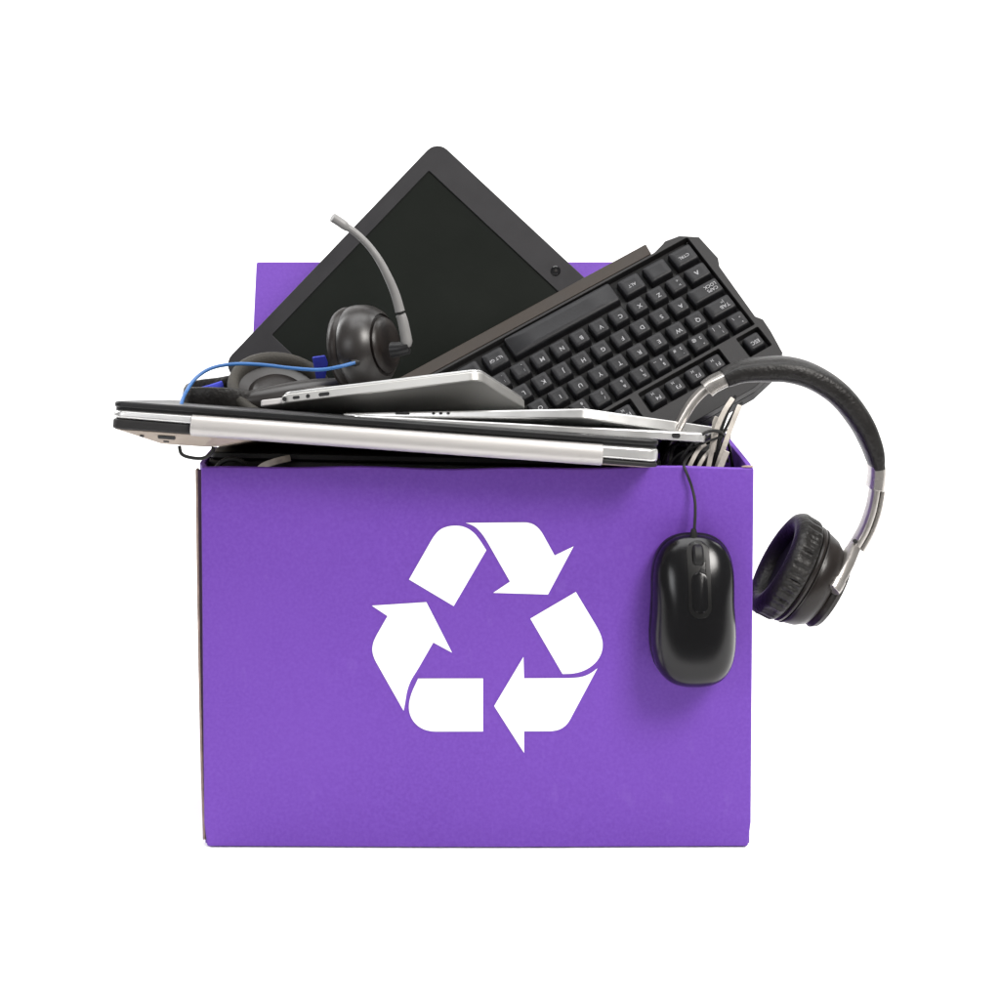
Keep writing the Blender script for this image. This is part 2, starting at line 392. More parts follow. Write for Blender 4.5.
tube(bm, [oA + exA * q[0] + eyA * q[1] + Vector((0, 0, q[2])) for q in ((.046, .012, -.0005), (.0475, .011, -.0058), (.053, .011, -.008), (.062, .012, -.008), (.068, .014, -.004), (.069, .015, .0005))], .0013, 6, 8)
obj('foot', bm, BLACKR, A, world=True)

# ------------------------------------------------------------------ silver laptop with a row of ports, dipping into the box
pBl = P(278, 404, .066); pBr = P(480, 380, .022); pBd = P(528, 408, .120)
e1 = (pBr - pBl).normalized(); FB = frame(pBl, e1, pBd - pBr)
LB = (pBr - pBl).length
Bt = empty('laptop', FB, 'silver laptop with ports along its edge, wedged before the headset', 'laptop')
bm = bmesh.new(); prism(bm, rrect(0, LB, 0, .118, .009, 6), 0, .0070); obj('base', bm, ALU, Bt, bevel=.0012, seg=3)
bm = bmesh.new(); prism(bm, rrect(.001, LB - .001, .0025, .117, .009, 6), .0072, .0092); obj('lid', bm, SILVER, Bt, bevel=.0008, seg=3)
bm = bmesh.new(); prism(bm, rrect(-.017, .004, .004, .06, .003, 4), .0008, .0056); obj('hinge_end', bm, PALE, Bt, bevel=.001, seg=3)
def edge_hole(bm, x, z, w_, h_, y=0.0):
    prism(bm, rrect(x - w_ / 2, x + w_ / 2, z - h_ / 2, z + h_ / 2, min(w_, h_) * .45, 4), -.0004, .001, M=Matrix(((1, 0, 0, 0), (0, 0, 1, y), (0, 1, 0, 0), (0, 0, 0, 1))))
for px, w_, h_ in ((285, .0032, .0032), (297.5, .0055, .0022), (310, .003, .003), (327, .0085, .0026)):
    bm = bmesh.new(); xx = (px - 278) / 202 * LB * .97; edge_hole(bm, xx, .0033, w_, h_); obj('port', bm, BLACKM, Bt)

# ------------------------------------------------------------------ white-edged laptop lying on the black lid
pl = P(342, 417, .058); pc = P(588, 419, .012); pr = P(716, 437, .075)
nrm = (pc - pl).cross(pr - pl).normalized()
if nrm.z < 0: nrm = -nrm
exC = (pc - pl).normalized()
FC = frame(pl, exC, nrm.cross(exC))
def loc(M, p): q = M.inverted() @ p; return (q.x, q.y)
Ct = empty('laptop', FC, 'thin pale silver laptop lying on the black laptop lid, its corner towards us', 'laptop')
q0, q1, q2 = (0, 0), loc(FC, pc), loc(FC, pr)
back = (q2[0] - .05, q2[1] + .05)
bm = bmesh.new(); prism(bm, [q0, (q1[0] - .006, 0), (q1[0] - .001, .0012), q2, back, (.02, .10)], 0, .0078)
for v in bm.verts:
    if v.co.z > .004: v.co.z = .003 + .0048 * min(1, max(0, v.co.x / q1[0]))
bm.normal_update()
obj('lid', bm, SILVER, Ct, bevel=.0016, seg=3)
pa, pd = P(352, 418, .024), P(706, 443, .014)
exD = (pd - pa).normalized(); FD = frame(pa, exD, Vector((.05, 1, -.16)))
LD = (pd - pa).length
bm = bmesh.new(); prism(bm, rrect(0, LD, 0, .09, .008, 5), 0, .0068)
for v in bm.verts:
    if v.co.z > .004: v.co.z = .0022 + .0046 * min(1, max(0, v.co.x / LD))
bmesh.ops.transform(bm, matrix=FD, verts=bm.verts)
obj('base', bm, SILVER, Ct, bevel=.0016, seg=3, world=True)
for px, w_ in ((405, .011), (437, .0022), (444.5, .0024), (452, .0024)):
    bm = bmesh.new(); edge_hole(bm, (px - 342) / 246 * q1[0] * .985, .0026 + .0016 * (px - 342) / 246, w_, .0018); obj('port', bm, BLACKM, Ct)
bm = bmesh.new(); edge_hole(bm, LD * .915, .0038, .006, .0036); bmesh.ops.transform(bm, matrix=FD, verts=bm.verts); obj('port', bm, BLACKM, Ct, world=True)

# ------------------------------------------------------------------ laptop screen standing on its corner at the back
import functools
def yplane(u, v, lean, yaw, y0=.262, z0=.50):
    # plane y = y0 + lean*(z-z0) + yaw*x
    d = FW + RT * ((u - U0) / FPX) - UP * ((v - V0) / FPX)
    t = (y0 + lean * (CAM.z - z0) + yaw * CAM.x - CAM.y) / (d.y - lean * d.z - yaw * d.x)
    return CAM + d * t
best = None
for k in range(-40, 41):
    yw = k * .01
    a, b_, c = (yplane(u, v, .17, yw) for u, v in ((437, 140), (215, 358.5), (578, 271.5)))
    cs = abs((b_ - a).normalized().dot((c - a).normalized()))
    if best is None or cs < best[0]: best = (cs, yw, a, b_, c)
_, yw, a, b_, c = best
print('screen yaw', yw, best[0])
SW = .315; SH = (b_ - a).length
FS = frame(a, c - a, b_ - a)                      # x along the webcam edge, y along the short edge, z away from the viewer?
if FS.to_3x3().col[2].y > 0: pass
sgn = -1 if FS.to_3x3().col[2].y > 0 else 1        # direction towards the viewer
Sc = empty('laptop_screen', FS, 'black laptop screen in a dark grey bezel with a webcam, standing on its corner', 'screen')
bm = bmesh.new(); prism(bm, rrect(0, SW, 0, SH, .012, 6), *sorted((0, -sgn * .007))); obj('back_cover', bm, BLACKM, Sc, bevel=.0015)
ix0, iy0, ix1, iy1 = (lambda p, q: (p[0], p[1], SW - .03, q[1]))(loc(FS, yplane(431, 173, .17, yw)), loc(FS, yplane(270, 333, .17, yw)))
iy1 = loc(FS, yplane(270, 333, .17, yw))[1]; ix0 = loc(FS, yplane(270, 333, .17, yw))[0] * .5 + ix0 * .5
bm = bmesh.new()
outer = rrect(.0003, SW - .0003, .0003, SH - .0003, .012, 6); inner = rrect(ix0, ix1, iy0, iy1, .0012, 2)
def ring_plate(bm, outer, holes, z0, z1):
    es = []
    for lp_ in [outer] + holes:
        vs = [bm.verts.new((x, y, z0)) for x, y in lp_]
        es += [bm.edges.new((vs[i], vs[(i + 1) % len(vs)])) for i in range(len(vs))]
    r = bmesh.ops.triangle_fill(bm, use_beauty=True, use_dissolve=False, edges=es)
    fs = [f for f in bm.faces]
    ext = bmesh.ops.extrude_face_region(bm, geom=fs)
    bmesh.ops.translate(bm, vec=(0, 0, z1 - z0), verts=[v for v in ext['geom'] if isinstance(v, bmesh.types.BMVert)])
ring_plate(bm, outer, [inner], 0, sgn * .0022); obj('bezel', bm, BEZEL, Sc, bevel=.0005, angle=50)
bm = bmesh.new(); prism(bm, rrect(ix0 - .002, ix1 + .002, iy0 - .002, iy1 + .002, .001, 2), *sorted((sgn * .0002, sgn * .0008))); obj('display_panel', bm, LCD, Sc)
wc = loc(FS, yplane(555.5, 271, .17, yw))
bm = bmesh.new(); lathe(bm, [(0, 0), (.0042, 0), (.0042, .0012), (.0034, .0016), (.0030, .0010), (0, .0010)], Matrix.Translation((wc[0], wc[1], sgn * .0018)) @ Matrix.Scale(sgn, 4, (0, 0, 1)), 24)
wcam = obj('webcam', bm, GLOSS, Sc)
bm = bmesh.new(); lathe(bm, [(0, .0013), (.0012, .0012), (.0013, .001), (0, .001)], Matrix.Translation((wc[0], wc[1], sgn * .0018)) @ Matrix.Scale(sgn, 4, (0, 0, 1)), 16)
obj('lens', bm, GREYP, wcam)

# ------------------------------------------------------------------ keyboard, upside down across the right
U = .0185
FK = frame(Vector((.1761, .2224, .4197)), (-.8697, -.2038, -.4496), (.4785, -.5718, -.6664))
K = empty('keyboard', FK, 'black computer keyboard with white legends leaning upside down in the box', 'keyboard')
XE = 15.7
edge = [(1.12, -.64), (.95, -.72), (.21, -.60), (-.47, -.08), (-.57, 1.34), (-.38, 1.74), (-.26, 4.72), (-.46, 5.03), (-.41, 5.71), (-.23, 6.85), (.35, 7.3), (1.69, 7.62)]
deck_o = [(1.66, -.47)] + edge + [(XE, 7.62), (XE, -.47)]
sc = lambda L_: [(x * U, y * U) for x, y in L_]
holes = [rrect(-.02 * U, 15.04 * U, -.34 * U, 5.05 * U, .05 * U, 2), rrect(-.06 * U, 1.06 * U, 5.22 * U, 6.3 * U, .05 * U, 2)]
for s in (1.95, 6.45, 10.95): holes.append(rrect(s * U, (s + 4.1) * U, 5.22 * U, 6.3 * U, .05 * U, 2))
bm = bmesh.new(); ring_plate(bm, sc(deck_o), holes, -.0095, -.0015); obj('deck', bm, CHAR, K, bevel=.0006, angle=50)
bm = bmesh.new(); prism(bm, sc([(x + (.06 if x < 3 else 0), y) for x, y in deck_o][::-1]), -.0225, -.0096); obj('bottom_case', bm, BLACKM, K, bevel=.0012)
bm = bmesh.new()
cs = [(-.48, -.0012), (-.48, -.020), (-1.08, -.020), (-1.18, -.0065), (-1.12, -.0034)]
ra_ = [[bm.verts.new(((x + (0.08 * (1 if y > -.7 else -.3) if i == 0 else 0)) * U, y * U, z)) for y, z in cs] for i, x in enumerate((1.72, XE))]
for k in range(5): bm.faces.new((ra_[0][k], ra_[1][k], ra_[1][(k + 1) % 5], ra_[0][(k + 1) % 5]))
bm.faces.new(ra_[0]); bm.faces.new(ra_[1][::-1])
obj('front_rail', bm, RAIL, K, bevel=.0008, angle=25)
KEYMESH = {}
def key_mesh(wu, hu, low=False):
    kk = (wu, hu)
    if kk not in KEYMESH:
        bm = bmesh.new(); W = wu * U / 2; H = hu * U / 2; g_ = .0011
        lv = [(W - .0019, H - .0019, -.0088, .0012), (W - .0021, H - .0021, -.0030, .0012), (W - .0026, H - .0025, -.0008, .0016), (W - .0034, H - .0033, 0, .0016)]
        rings = [[bm.verts.new((x, y, z)) for x, y in rrect(-a_, a_, -b2, b2, r, 3)] for a_, b2, z, r in lv]
        for A_, B_ in zip(rings, rings[1:]):
            for i in range(len(A_)): bm.faces.new((A_[i], A_[(i + 1) % len(A_)], B_[(i + 1) % len(A_)], B_[i]))
        # dished top
        top = rings[-1]; ins = [bm.verts.new((v.co.x * .55, v.co.y * .55, -.00045)) for v in top]
        for i in range(len(top)): bm.faces.new((top[i], top[(i + 1) % len(top)], ins[(i + 1) % len(top)], ins[i]))
        bm.faces.new(ins); bmesh.ops.recalc_face_normals(bm, faces=bm.faces)
        me = bpy.data.meshes.new('keycap'); bm.to_mesh(me); bm.free(); me.materials.append(KEYM)
        for p in me.polygons: p.use_smooth = True
        me.set_sharp_from_angle(angle=R_(50)); KEYMESH[kk] = me
    return KEYMESH[kk]
def key(x, y, wu, hu, legs, name='key'):
    o = bpy.data.objects.new(name, key_mesh(wu, hu)); COL.objects.link(o); o.parent = K
    o.location = (x * U, y * U, random.uniform(-.0003, .0003)); o.rotation_euler = (random.uniform(-.012, .012), random.uniform(-.012, .012), 0)
    MW[o] = world_of(K)
    if legs:
        bm = bmesh.new()
        for body, size, dx, dy in legs:
            t = text_bm(body, size, Matrix.Translation((dx, dy, .00003 if abs(dx) + abs(dy) > .003 else -.0003)))
            me = bpy.data.meshes.new('t'); t.to_mesh(me); t.free(); bm.from_mesh(me); bpy.data.meshes.remove(me)
        for f in bm.faces: f.normal_update()
        me = bpy.data.meshes.new('legend'); bm.to_mesh(me); bm.free(); me.materials.append(LEGEND)
        l = bpy.data.objects.new('legend', me); COL.objects.link(l); l.parent = o; MW[l] = world_of(K)
    return o
S1, S2 = .0052, .0037
ul = lambda s: [(s, S1, -.0012, .0012)]
two = lambda lo, hi, th=None: [(hi, S2, -.0028, .0026), (lo, S2, -.0028, -.0024)] + ([(th, S2, .0028, -.0024)] if th else [])
word = lambda s: [(s, .0040, 0, .0008)]
# bottom row
key(.675, .42, 1.35, 1.12, word('CTRL')); key(2.05, .42, 1.35, 1.12, None); key(3.4, .42, 1.3, 1.12, word('ALT'))
key(6.93, .30, 5.65, 1.3, None, 'space_bar'); key(10.4, .42, 1.25, 1.12, word('ALT GR')); key(11.65, .42, 1.2, 1.12, word('FN')); key(12.85, .42, 1.15, 1.12, None); key(14.25, .42, 1.5, 1.12, word('CTRL'))
key(.625, 1.5, 1.25, 1, [('⇧', .007, 0, 0)] if False else [('^', .009, .0006, -.0016)]); key(1.75, 1.5, 1, 1, [('>', S2, -.0022, .0025), ('<', S2, -.0022, -.0022)])
for i, ch in enumerate('ZXCVBNM'): key(2.75 + i, 1.5, 1, 1, ul(ch))
for i, (lo, hi) in enumerate(((',', ';'), ('.', ':'), ('-', '_'))): key(9.75 + i, 1.5, 1, 1, two(lo, hi))
key(13.6, 1.5, 2.7, 1, [('SHIFT', .0046, 0, 0)])
key(.875, 2.5, 1.75, 1, [('CAPS', .0042, -.006, .002), ('LOCK', .0042, -.006, -.0022)])
for i, ch in enumerate('ASDFGHJKL'): key(2.25 + i, 2.5, 1, 1, ul(ch))
key(11.25, 2.5, 1, 1, ul('Ñ')); key(12.25, 2.5, 1, 1, two('{', '¨'))
key(.75, 3.5, 1.5, 1, [('TAB', .0046, -.0035, .0018), ('|<', .0036, -.0035, -.0024)])
for i, ch in enumerate('QWERTYUIOP'): key(2 + i, 3.5, 1, 1, ul(ch))
key(12, 3.5, 1, 1, two('[', '^')); key(13, 3.5, 1, 1, two(']', '*')); key(14.25, 3., 1.5, 2, None, 'enter_key')
key(.5, 4.5, 1, 1, two('º', 'ª', '\\'))
for i, (lo, hi, th) in enumerate((('1', '!', '|'), ('2', '"', '@'), ('3', '·', '#'), ('4', '$', '~'), ('5', '%', None), ('6', '&', None), ('7', '/', None), ('8', '(', None), ('9', ')', None), ('0', '=', None), ("'", '?', None), ('¡', '¿', None))):
    key(1.5 + i, 4.5, 1, 1, two(lo, hi, th))
key(14, 4.5, 2, 1, None, 'backspace_key')
key(.5, 5.76, .98, .95, [('ESC', .0046, -.0005, .0012)])
for i in range(12): key(2.5 + i + .5 * (i // 4), 5.76, .98, .95, [('F%d' % (i + 1), .0040, -.001, .0024), ('▪▸', .003, .0, -.0022)] if False else [('F%d' % (i + 1), .0046, -.0014, .0022), ('›‹', .0046, .001, -.0024)])

# ------------------------------------------------------------------ gaming headset with boom microphone (left)
hs = P(300, 380, .12)
H = empty('headset', hs, 'black headset with grey boom microphone and blue cable, lying left in the box', 'headset')
# near cup, seen from outside
aR = Vector((.90, -.38, .17)).normalized(); cR = P(364, 347.5, .112)
MR = axis_frame(cR, aR) @ Matrix.Diagonal((.89, .89, .84, 1))
bm = bmesh.new(); lathe(bm, [(0, -.016), (.022, -.016), (.031, -.0195), (.0355, -.018), (.0370, -.014), (.0366, -.0100), (.0352, -.0088), (.0352, -.006)], MR)
obj('ear_cushion', bm, BROWNP, H, world=True, angle=60)
bm = bmesh.new(); lathe(bm, [(.030, -.0082), (.0362, -.0080), (.0372, -.0065), (.0374, -.001), (.0368, .005), (.0350, .0115), (.0315, .0175), (.0272, .0212), (.0262, .0195), (.020, .0205), (.012, .0215), (0, .0222)], MR)
cup = obj('ear_cup', bm, GREYP, H, world=True, angle=40)
bm = bmesh.new(); lathe(bm, [(.0235, .0186), (.0245, .0225), (.0225, .0255), (.016, .0265), (0, .027)], MR); obj('cap', bm, BROWNP, cup, world=True, angle=50)
cc = P(353.5, 362, .070)
bm = bmesh.new(); lathe(bm, [(0, -.004), (.0026, -.004), (.003, .006), (.0024, .009), (0, .009)], axis_frame(P(361.5, 361.5, .084), (-.85, -.5, -.05)), 14); obj('cable_socket', bm, BLACKR, cup, world=True)
# pivot + boom
bm = bmesh.new(); tube(bm, [P(392, 350, .088), P(400, 349, .086), P(409, 347, .085)], lambda t: .0062 - .0012 * t, 5, 16); obj('boom_pivot', bm, BLACKP, H, world=True)
bm = bmesh.new(); tube(bm, [P(407.5, 347, .085), P(405.5, 335, .085), P(403, 322, .085), P(400.6, 314.5, .085)], lambda t: (.0046 - .0008 * t) * min(1, .55 + t * 3), 6, 14); obj('boom_base', bm, MICG, H, world=True)
bm = bmesh.new(); tube(bm, [P(400.4, 314, .085), P(399.9, 311.5, .085)], .0031, 2, 12); obj('boom_joint', bm, BLACKR, H, world=True)
bm = bmesh.new(); tube(bm, [P(400, 311.5, .085), P(395.5, 295, .085), P(388, 277, .084), P(379, 260, .083), P(368, 245, .082), P(355, 232.5, .08), P(344, 225, .078)], lambda t: .0038 - .0011 * min(1, t * 1.6), 7, 14)
boom = obj('boom', bm, MICG, H, world=True)
bm = bmesh.new(); tube(bm, [P(348, 228.5, .0785), P(346, 226.7, .078), P(344, 225, .0778), P(338, 220.8, .077), P(333.5, 218, .076), P(331.8, 217, .0755)], lambda t: (.0026 + .0009 * min(1, t * 2.5)) * (1 if t < .84 else max(.35, 1 - ((t - .84) / .16) ** 2 * .7)), 6, 14)
obj('microphone', bm, MICG, H, world=True)
# blue lining of the near cup
bm = bmesh.new(); lathe(bm, [(0, -.0166), (.026, -.0166), (.030, -.0192), (.026, -.0225), (0, -.0215)], MR, 30); obj('ear_lining', bm, BLUEF, H, world=True)
bm = bmesh.new(); prism(bm, [(0, .002), (.010, 0), (.0125, .006), (.010, .026), (.004, .020)], 0, .003, M=frame(P(312, 355, .128), (1, 0, -.05), (.35, .1, -1)))
obj('lining_tab', bm, BLUEF, H, bevel=.001, world=True)
# far cup, lying on its back facing up to the left
aL = Vector((.22, -.50, .84)).normalized(); cL = P(278, 401, .122); ML = axis_frame(cL, aL)
bm = bmesh.new(); lathe(bm, [(0, -.022), (.020, -.022), (.033, -.017), (.039, -.008), (.040, .002), (.0375, .006), (.034, .007)], ML); obj('ear_cup', bm, BROWNP, H, world=True, angle=50)
bm = bmesh.new(); lathe(bm, [(.034, .0072), (.0392, .0075), (.0412, .0115), (.0402, .0160), (.0370, .0180), (.0338, .0165), (.0322, .0125), (.0318, .009)], ML); obj('ear_cushion', bm, CUSH, H, world=True, angle=70)
bm = bmesh.new(); lathe(bm, [(.0322, .0085), (.024, .0062), (.020, .0105), (.012, .0118), (0, .012)], ML); obj('speaker_grille', bm, GREYP, H, world=True, angle=60)
# yoke and headband sweeping left over the rim of the box
bm = bmesh.new(); tube(bm, [P(345, 388, .112), P(320, 391, .108), P(296, 395, .104), P(270, 399, .100), P(245, 402, .098)], lambda t: .0078 + .003 * math.sin(math.pi * t), 7, 12); obj('yoke', bm, GREYP, H, world=True)
path = spline([P(322, 420, .118), P(290, 414, .108), P(262, 408, .100), P(235, 404, .094), P(210, 403, .092), P(193, 403.5, .095), P(188, 401, .106), P(198, 396, .121), P(220, 392, .137), P(246, 385, .145), P(262, 374, .150), P(275, 371, .155)], 7)
bm = bmesh.new(); sweep(bm, path, lambda t: circle(.0042, 14, .0095 + .004 * math.sin(math.pi * t)), (0, -.25, 1)); obj('headband', bm, LEATHER, H, world=True)
bm = bmesh.new(); sweep(bm, spline([P(196, 397, .103), P(203, 394.5, .114), P(213, 391.5, .122), P(222, 388.5, .128)], 5), lambda t: circle(.0025, 10, .0065), (0, -.25, 1)); obj('headband_pad', bm, BLUEF, H, world=True)
bm = bmesh.new()
tube(bm, [P(181, 411, .02), P(181.5, 403, .03), P(186, 392, .05), P(196, 378, .062), P(212, 368, .07), P(235, 364, .074), P(262, 364.8, .075), P(290, 368, .075), P(318, 369.8, .075), P(338, 367, .0755), P(355, 362.5, .079)], .0014, 7, 10)
obj('cable', bm, BLUEC, H, world=True)

# ------------------------------------------------------------------ headphones hooked over the right wall of the box
yh = .062
HP = empty('headphones', P(800, 480, yh), 'black leather and steel headphones hooked over the right wall of the box', 'headphones')
mid = [(724, 378.5), (742, 371.5), (765, 369.3), (788, 369.5), (813, 377), (839, 394.5), (860, 421), (872, 447), (876.5, 467)]
path = spline([P(u, v, yh) for u, v in mid], 8)
def band(t):
    th = .0052 + .0043 * math.sin(math.pi * min(1, max(0, t * 1.02 + .02))) ** .55; dp = .0135 + .004 * math.sin(math.pi * t)
    return [(th * math.copysign(abs(math.cos(q)) ** .75, math.cos(q)), dp * math.copysign(abs(math.sin(q)) ** .7, math.sin(q))) for q in [2 * math.pi * k / 24 for k in range(24)]]
bm = bmesh.new(); sweep(bm, path, band, (0, 1, 0)); hb = obj('headband', bm, LEATHER, HP, world=True, angle=80)
for sgn_ in (-1, 1):   # stitched seams along the padding
    bm = bmesh.new(); n = len(path); sp = []
    for i, p in enumerate(path):
        t = (path[min(i + 1, n - 1)] - path[max(i - 1, 0)]).normalized(); a_ = t.cross(Vector((0, 1, 0))).normalized()
        sp.append(p - a_ * sgn_ * (band(i / (n - 1))[0][0] * .6) + Vector((0, -band(i / (n - 1))[6][1] * .86, 0)))
    tube(bm, sp, .0006, 0, 6); obj('seam', bm, BLACKR, hb, world=True)
flat = lambda a_, b2: (lambda t: [(a_ * math.copysign(abs(math.cos(q)) ** .5, math.cos(q)), b2 * math.copysign(abs(math.sin(q)) ** .5, math.sin(q))) for q in [2 * math.pi * (k + .5) / 20 for k in range(20)]])
for c_ in ([(876.2, 464.5), (876.3, 475), (874.8, 488)], [(706, 389.5), (714, 383.5), (725.5, 378)]):
    bm = bmesh.new(); sweep(bm, spline([P(u, v, yh) for u, v in c_], 4), flat(.0054 if c_[0][0] > 800 else .0056, .0118), (0, 1, 0)); obj('collar', bm, CHROME, HP, bevel=.0006, world=True, angle=50)
armp = [(874.8, 487), (871, 508), (864, 528), (854, 546), (846, 557)]
bm = bmesh.new(); sweep(bm, spline([P(u, v, yh - .003) for u, v in armp], 5), flat(.0030, .0085), (0, 1, 0)); ar = obj('slider', bm, STEEL, HP, world=True, angle=50)
bm = bmesh.new(); sweep(bm, spline([P(u + 5.5, v + 2, yh + .004) for u, v in armp[:-1]], 5), flat(.0022, .010), (0, 1, 0)); obj('slider_rail', bm, CHROME, ar, world=True, angle=50)
bm = bmesh.new(); lathe(bm, [(0, -.0012), (.0016, -.0012), (.0016, .0012), (0, .0014)], axis_frame(P(855, 541, yh - .0116), (-.1, -1, .1)), 12); obj('screw', bm, BLACKM, ar, world=True)
bm = bmesh.new(); sweep(bm, spline([P(u, v, y_) for u, v, y_ in ((853, 548, .056), (848.5, 559, .047), (843.5, 570, .038), (836, 584, .030))], 5), flat(.0042, .0062), (0, 1, 0)); obj('hinge', bm, STEEL, HP, world=True, bevel=.0008, angle=50)
bm = bmesh.new(); sweep(bm, spline([P(u, v, y_) for u, v, y_ in ((837.5, 581, .0305), (834.5, 586.5, .0275), (831.5, 590.5, .0255))], 4), flat(.0048, .0066), (0, 1, 0)); obj('hinge_tip', bm, CHROME, HP, world=True, bevel=.0008, angle=50)
# the arm that goes down into the box
bm = bmesh.new(); sweep(bm, spline([P(u, v, yh) for u, v in ((712, 385), (702, 392), (692, 403), (684, 416), (676, 432), (668, 452), (663, 475))], 5), flat(.0030, .0075), (0, 1, 0)); obj('slider', bm, STEEL, HP, world=True, angle=50)
# ear cup
aH = Vector((-.87, .04, .49)).normalized(); cH = P(779, 562, .058); MH = axis_frame(cH, aH) @ Matrix.Diagonal((.98, .98, .84, 1))
def puff(k): return 1
bm = bmesh.new(); n = 288
prof = [(.026, -.006), (.0265, .000), (.0295, .0045), (.0345, .0058), (.0392, .0040), (.0415, .0005), (.0420, -.002), (.0414, -.005), (.0412, -.008), (.0412, -.011), (.0412, -.014), (.0404, -.0165), (.0388, -.0182), (.034, -.019)]
vs = lathe(bm, prof, None, n)
for v in vs:                                        # gathered wrinkles on the outer wall of the cushion
    r = math.hypot(v.co.x, v.co.y); an = math.atan2(v.co.y, v.co.x)
    if r > .037 and v.co.z < .003:
        d = 1 + (.048 * (abs(math.sin(17 * an + 2.4 * math.sin(3 * an) + .7 * math.sin(11 * an))) ** .6 - .6) + .006 * math.sin(61 * an)) * math.sin(math.pi * min(1, max(0, (-v.co.z + .0005) / .0185))) ** .8
        v.co.x *= d; v.co.y *= d
bmesh.ops.transform(bm, matrix=MH, verts=vs); obj('ear_cushion', bm, LEATHER, HP, world=True, angle=80)
bm = bmesh.new(); lathe(bm, [(0, -.008), (.02, -.0075), (.0268, -.0055), (.0268, -.0085), (0, -.010)], MH); obj('speaker_cloth', bm, BLACKM, HP, world=True)
bm = bmesh.new(); lathe(bm, [(.030, -.0185), (.0388, -.0188), (.0398, -.0205), (.0392, -.0225), (.0368, -.0232), (.0375, -.0245), (.038, -.028), (.0362, -.036), (.0325, -.0425), (.0295, -.044), (.0305, -.0455), (.0315, -.049), (.0295, -.053), (.022, -.0555), (0, -.0565)], MH, 56)
sh = obj('ear_cup', bm, BROWNP, HP, world=True, angle=35)
bm = bmesh.new(); lathe(bm, [(.0376, -.0236), (.0392, -.0237), (.0394, -.0246), (.0378, -.0249)], MH, 56); obj('trim_ring', bm, GREYP, sh, world=True)
bm = bmesh.new(); tube(bm, [P(817, 583, .046), P(824, 588, .036), P(829, 591, .029)], .0056, 4, 14); obj('pivot', bm, BLACKP, sh, world=True)

# ------------------------------------------------------------------ computer mouse hanging down the front by its cable
yM = -.0055
cM = P(694.5, 613, -.02); M0 = Matrix.Translation((cM.x, yM, cM.z)) @ Matrix(((1, 0, 0, 0), (0, 0, -1, 0), (0, 1, 0, 0), (0, 0, 0, 1)))   # local x right, y up, z towards us
Mo = empty('computer_mouse', M0, 'black computer mouse hanging by its cable on the front of the box', 'mouse')
HL = .0535; HWD = .0305
def outline_w(t):            # half width at t in -1 (tail) .. 1 (cable end)
    e = max(0, 1 - abs(t) ** (4.2 if t > 0 else 3.8)) ** (1 / 2.5)
    return HWD * e * (1.0 - .055 * max(0, t) + .02 * max(0, -t) - .035 * math.exp(-((t - .12) / .3) ** 2))
def height(t): return .0360 * (1 - .50 * (max(0, t + .62) / 1.62) ** 2 - .10 * (max(0, -t - .62) / .38) ** 2)
def endf(t): return max(0, 1 - abs(t) ** (3.8 if t > 0 else 7.0)) ** (1 / 2.3)
def dome(bm, shrink, zlo, hfun, nt=44, na=36, ex=2.5):
    rows = []
    for i in range(nt + 1):
        t = -math.cos(math.pi * i / nt) * .9995
        w_ = outline_w(t) - shrink
        end = endf(t)
        w_ = max(w_, .0004); row = []
        for k in range(na + 1):
            a_ = math.pi * k / na
            x = w_ * math.copysign(abs(math.cos(a_)) ** (2 / ex), math.cos(a_)); z = abs(math.sin(a_)) ** (2 / ex)
            row.append(bm.verts.new((x, t * (HL - shrink), zlo + (hfun(t) - zlo) * z * end)))
        rows.append(row)
    for A_, B_ in zip(rows, rows[1:]):
        for k in range(na): bm.faces.new((A_[k], A_[k + 1], B_[k + 1], B_[k]))
    bm.faces.new([r[0] for r in rows] + [r[-1] for r in rows[::-1]])
bm = bmesh.new(); dome(bm, 0, .0, lambda t: .017 * (1 - .25 * max(0, t) ** 2 - .12 * max(0, -t) ** 2), ex=3.6); obj('side_shell', bm, MOUSES, Mo, angle=85)
bm = bmesh.new(); dome(bm, .0006, .0055, height, ex=2.6); sh = obj('top_shell', bm, MOUSEM, Mo, angle=85)
def ztop(t): return .0055 + (height(t) - .0055) * endf(t)
def densify(L_, step=.0025):
    out = []
    for a_, b_ in zip(L_, L_[1:] + L_[:1]):
        n_ = max(1, int(math.hypot(b_[0] - a_[0], b_[1] - a_[1]) / step))
        out += [(a_[0] + (b_[0] - a_[0]) * k / n_, a_[1] + (b_[1] - a_[1]) * k / n_) for k in range(n_)]
    return out
def strip(bm, x0, x1, y0, y1, lift, r, n=14, sinkd=.003):
    o_ = densify(rrect(x0, x1, y0, y1, r, 6))
    a_ = [bm.verts.new((x, y, ztop(y / (HL - .0010)) + lift)) for x, y in o_]; b2 = [bm.verts.new((v.co.x, v.co.y, v.co.z - sinkd)) for v in a_]
    c_ = [bm.verts.new((x * .6 + (x0 + x1) * .2, y, ztop(y / (HL - .0010)) + lift + .0004)) for x, y in o_]
    m_ = len(a_)
    for i in range(m_):
        j = (i + 1) % m_; bm.faces.new((b2[i], b2[j], a_[j], a_[i])); bm.faces.new((a_[i], a_[j], c_[j], c_[i]))
    bm.faces.new(c_); bm.faces.new(b2[::-1])
px2 = lambda u, v: ((u - 694.5) * .000688, (613 - v) * .000688)
ox, oy = px2(697, 541); _, by = px2(697, 609)
bm = bmesh.new(); strip(bm, ox - .0078, ox + .0078, by - .0012, oy + .001, .0003, .007); obj('groove', bm, MOUSES, Mo, angle=50)
_, wy = px2(0, 570); _, sy = px2(0, 605)
bm = bmesh.new(); strip(bm, ox - .0054, ox + .0054, sy, wy + .002, .0012, .005); obj('centre_button', bm, MOUSEM, Mo, angle=50)
wz = ztop(px2(0, 556)[1] / HL)
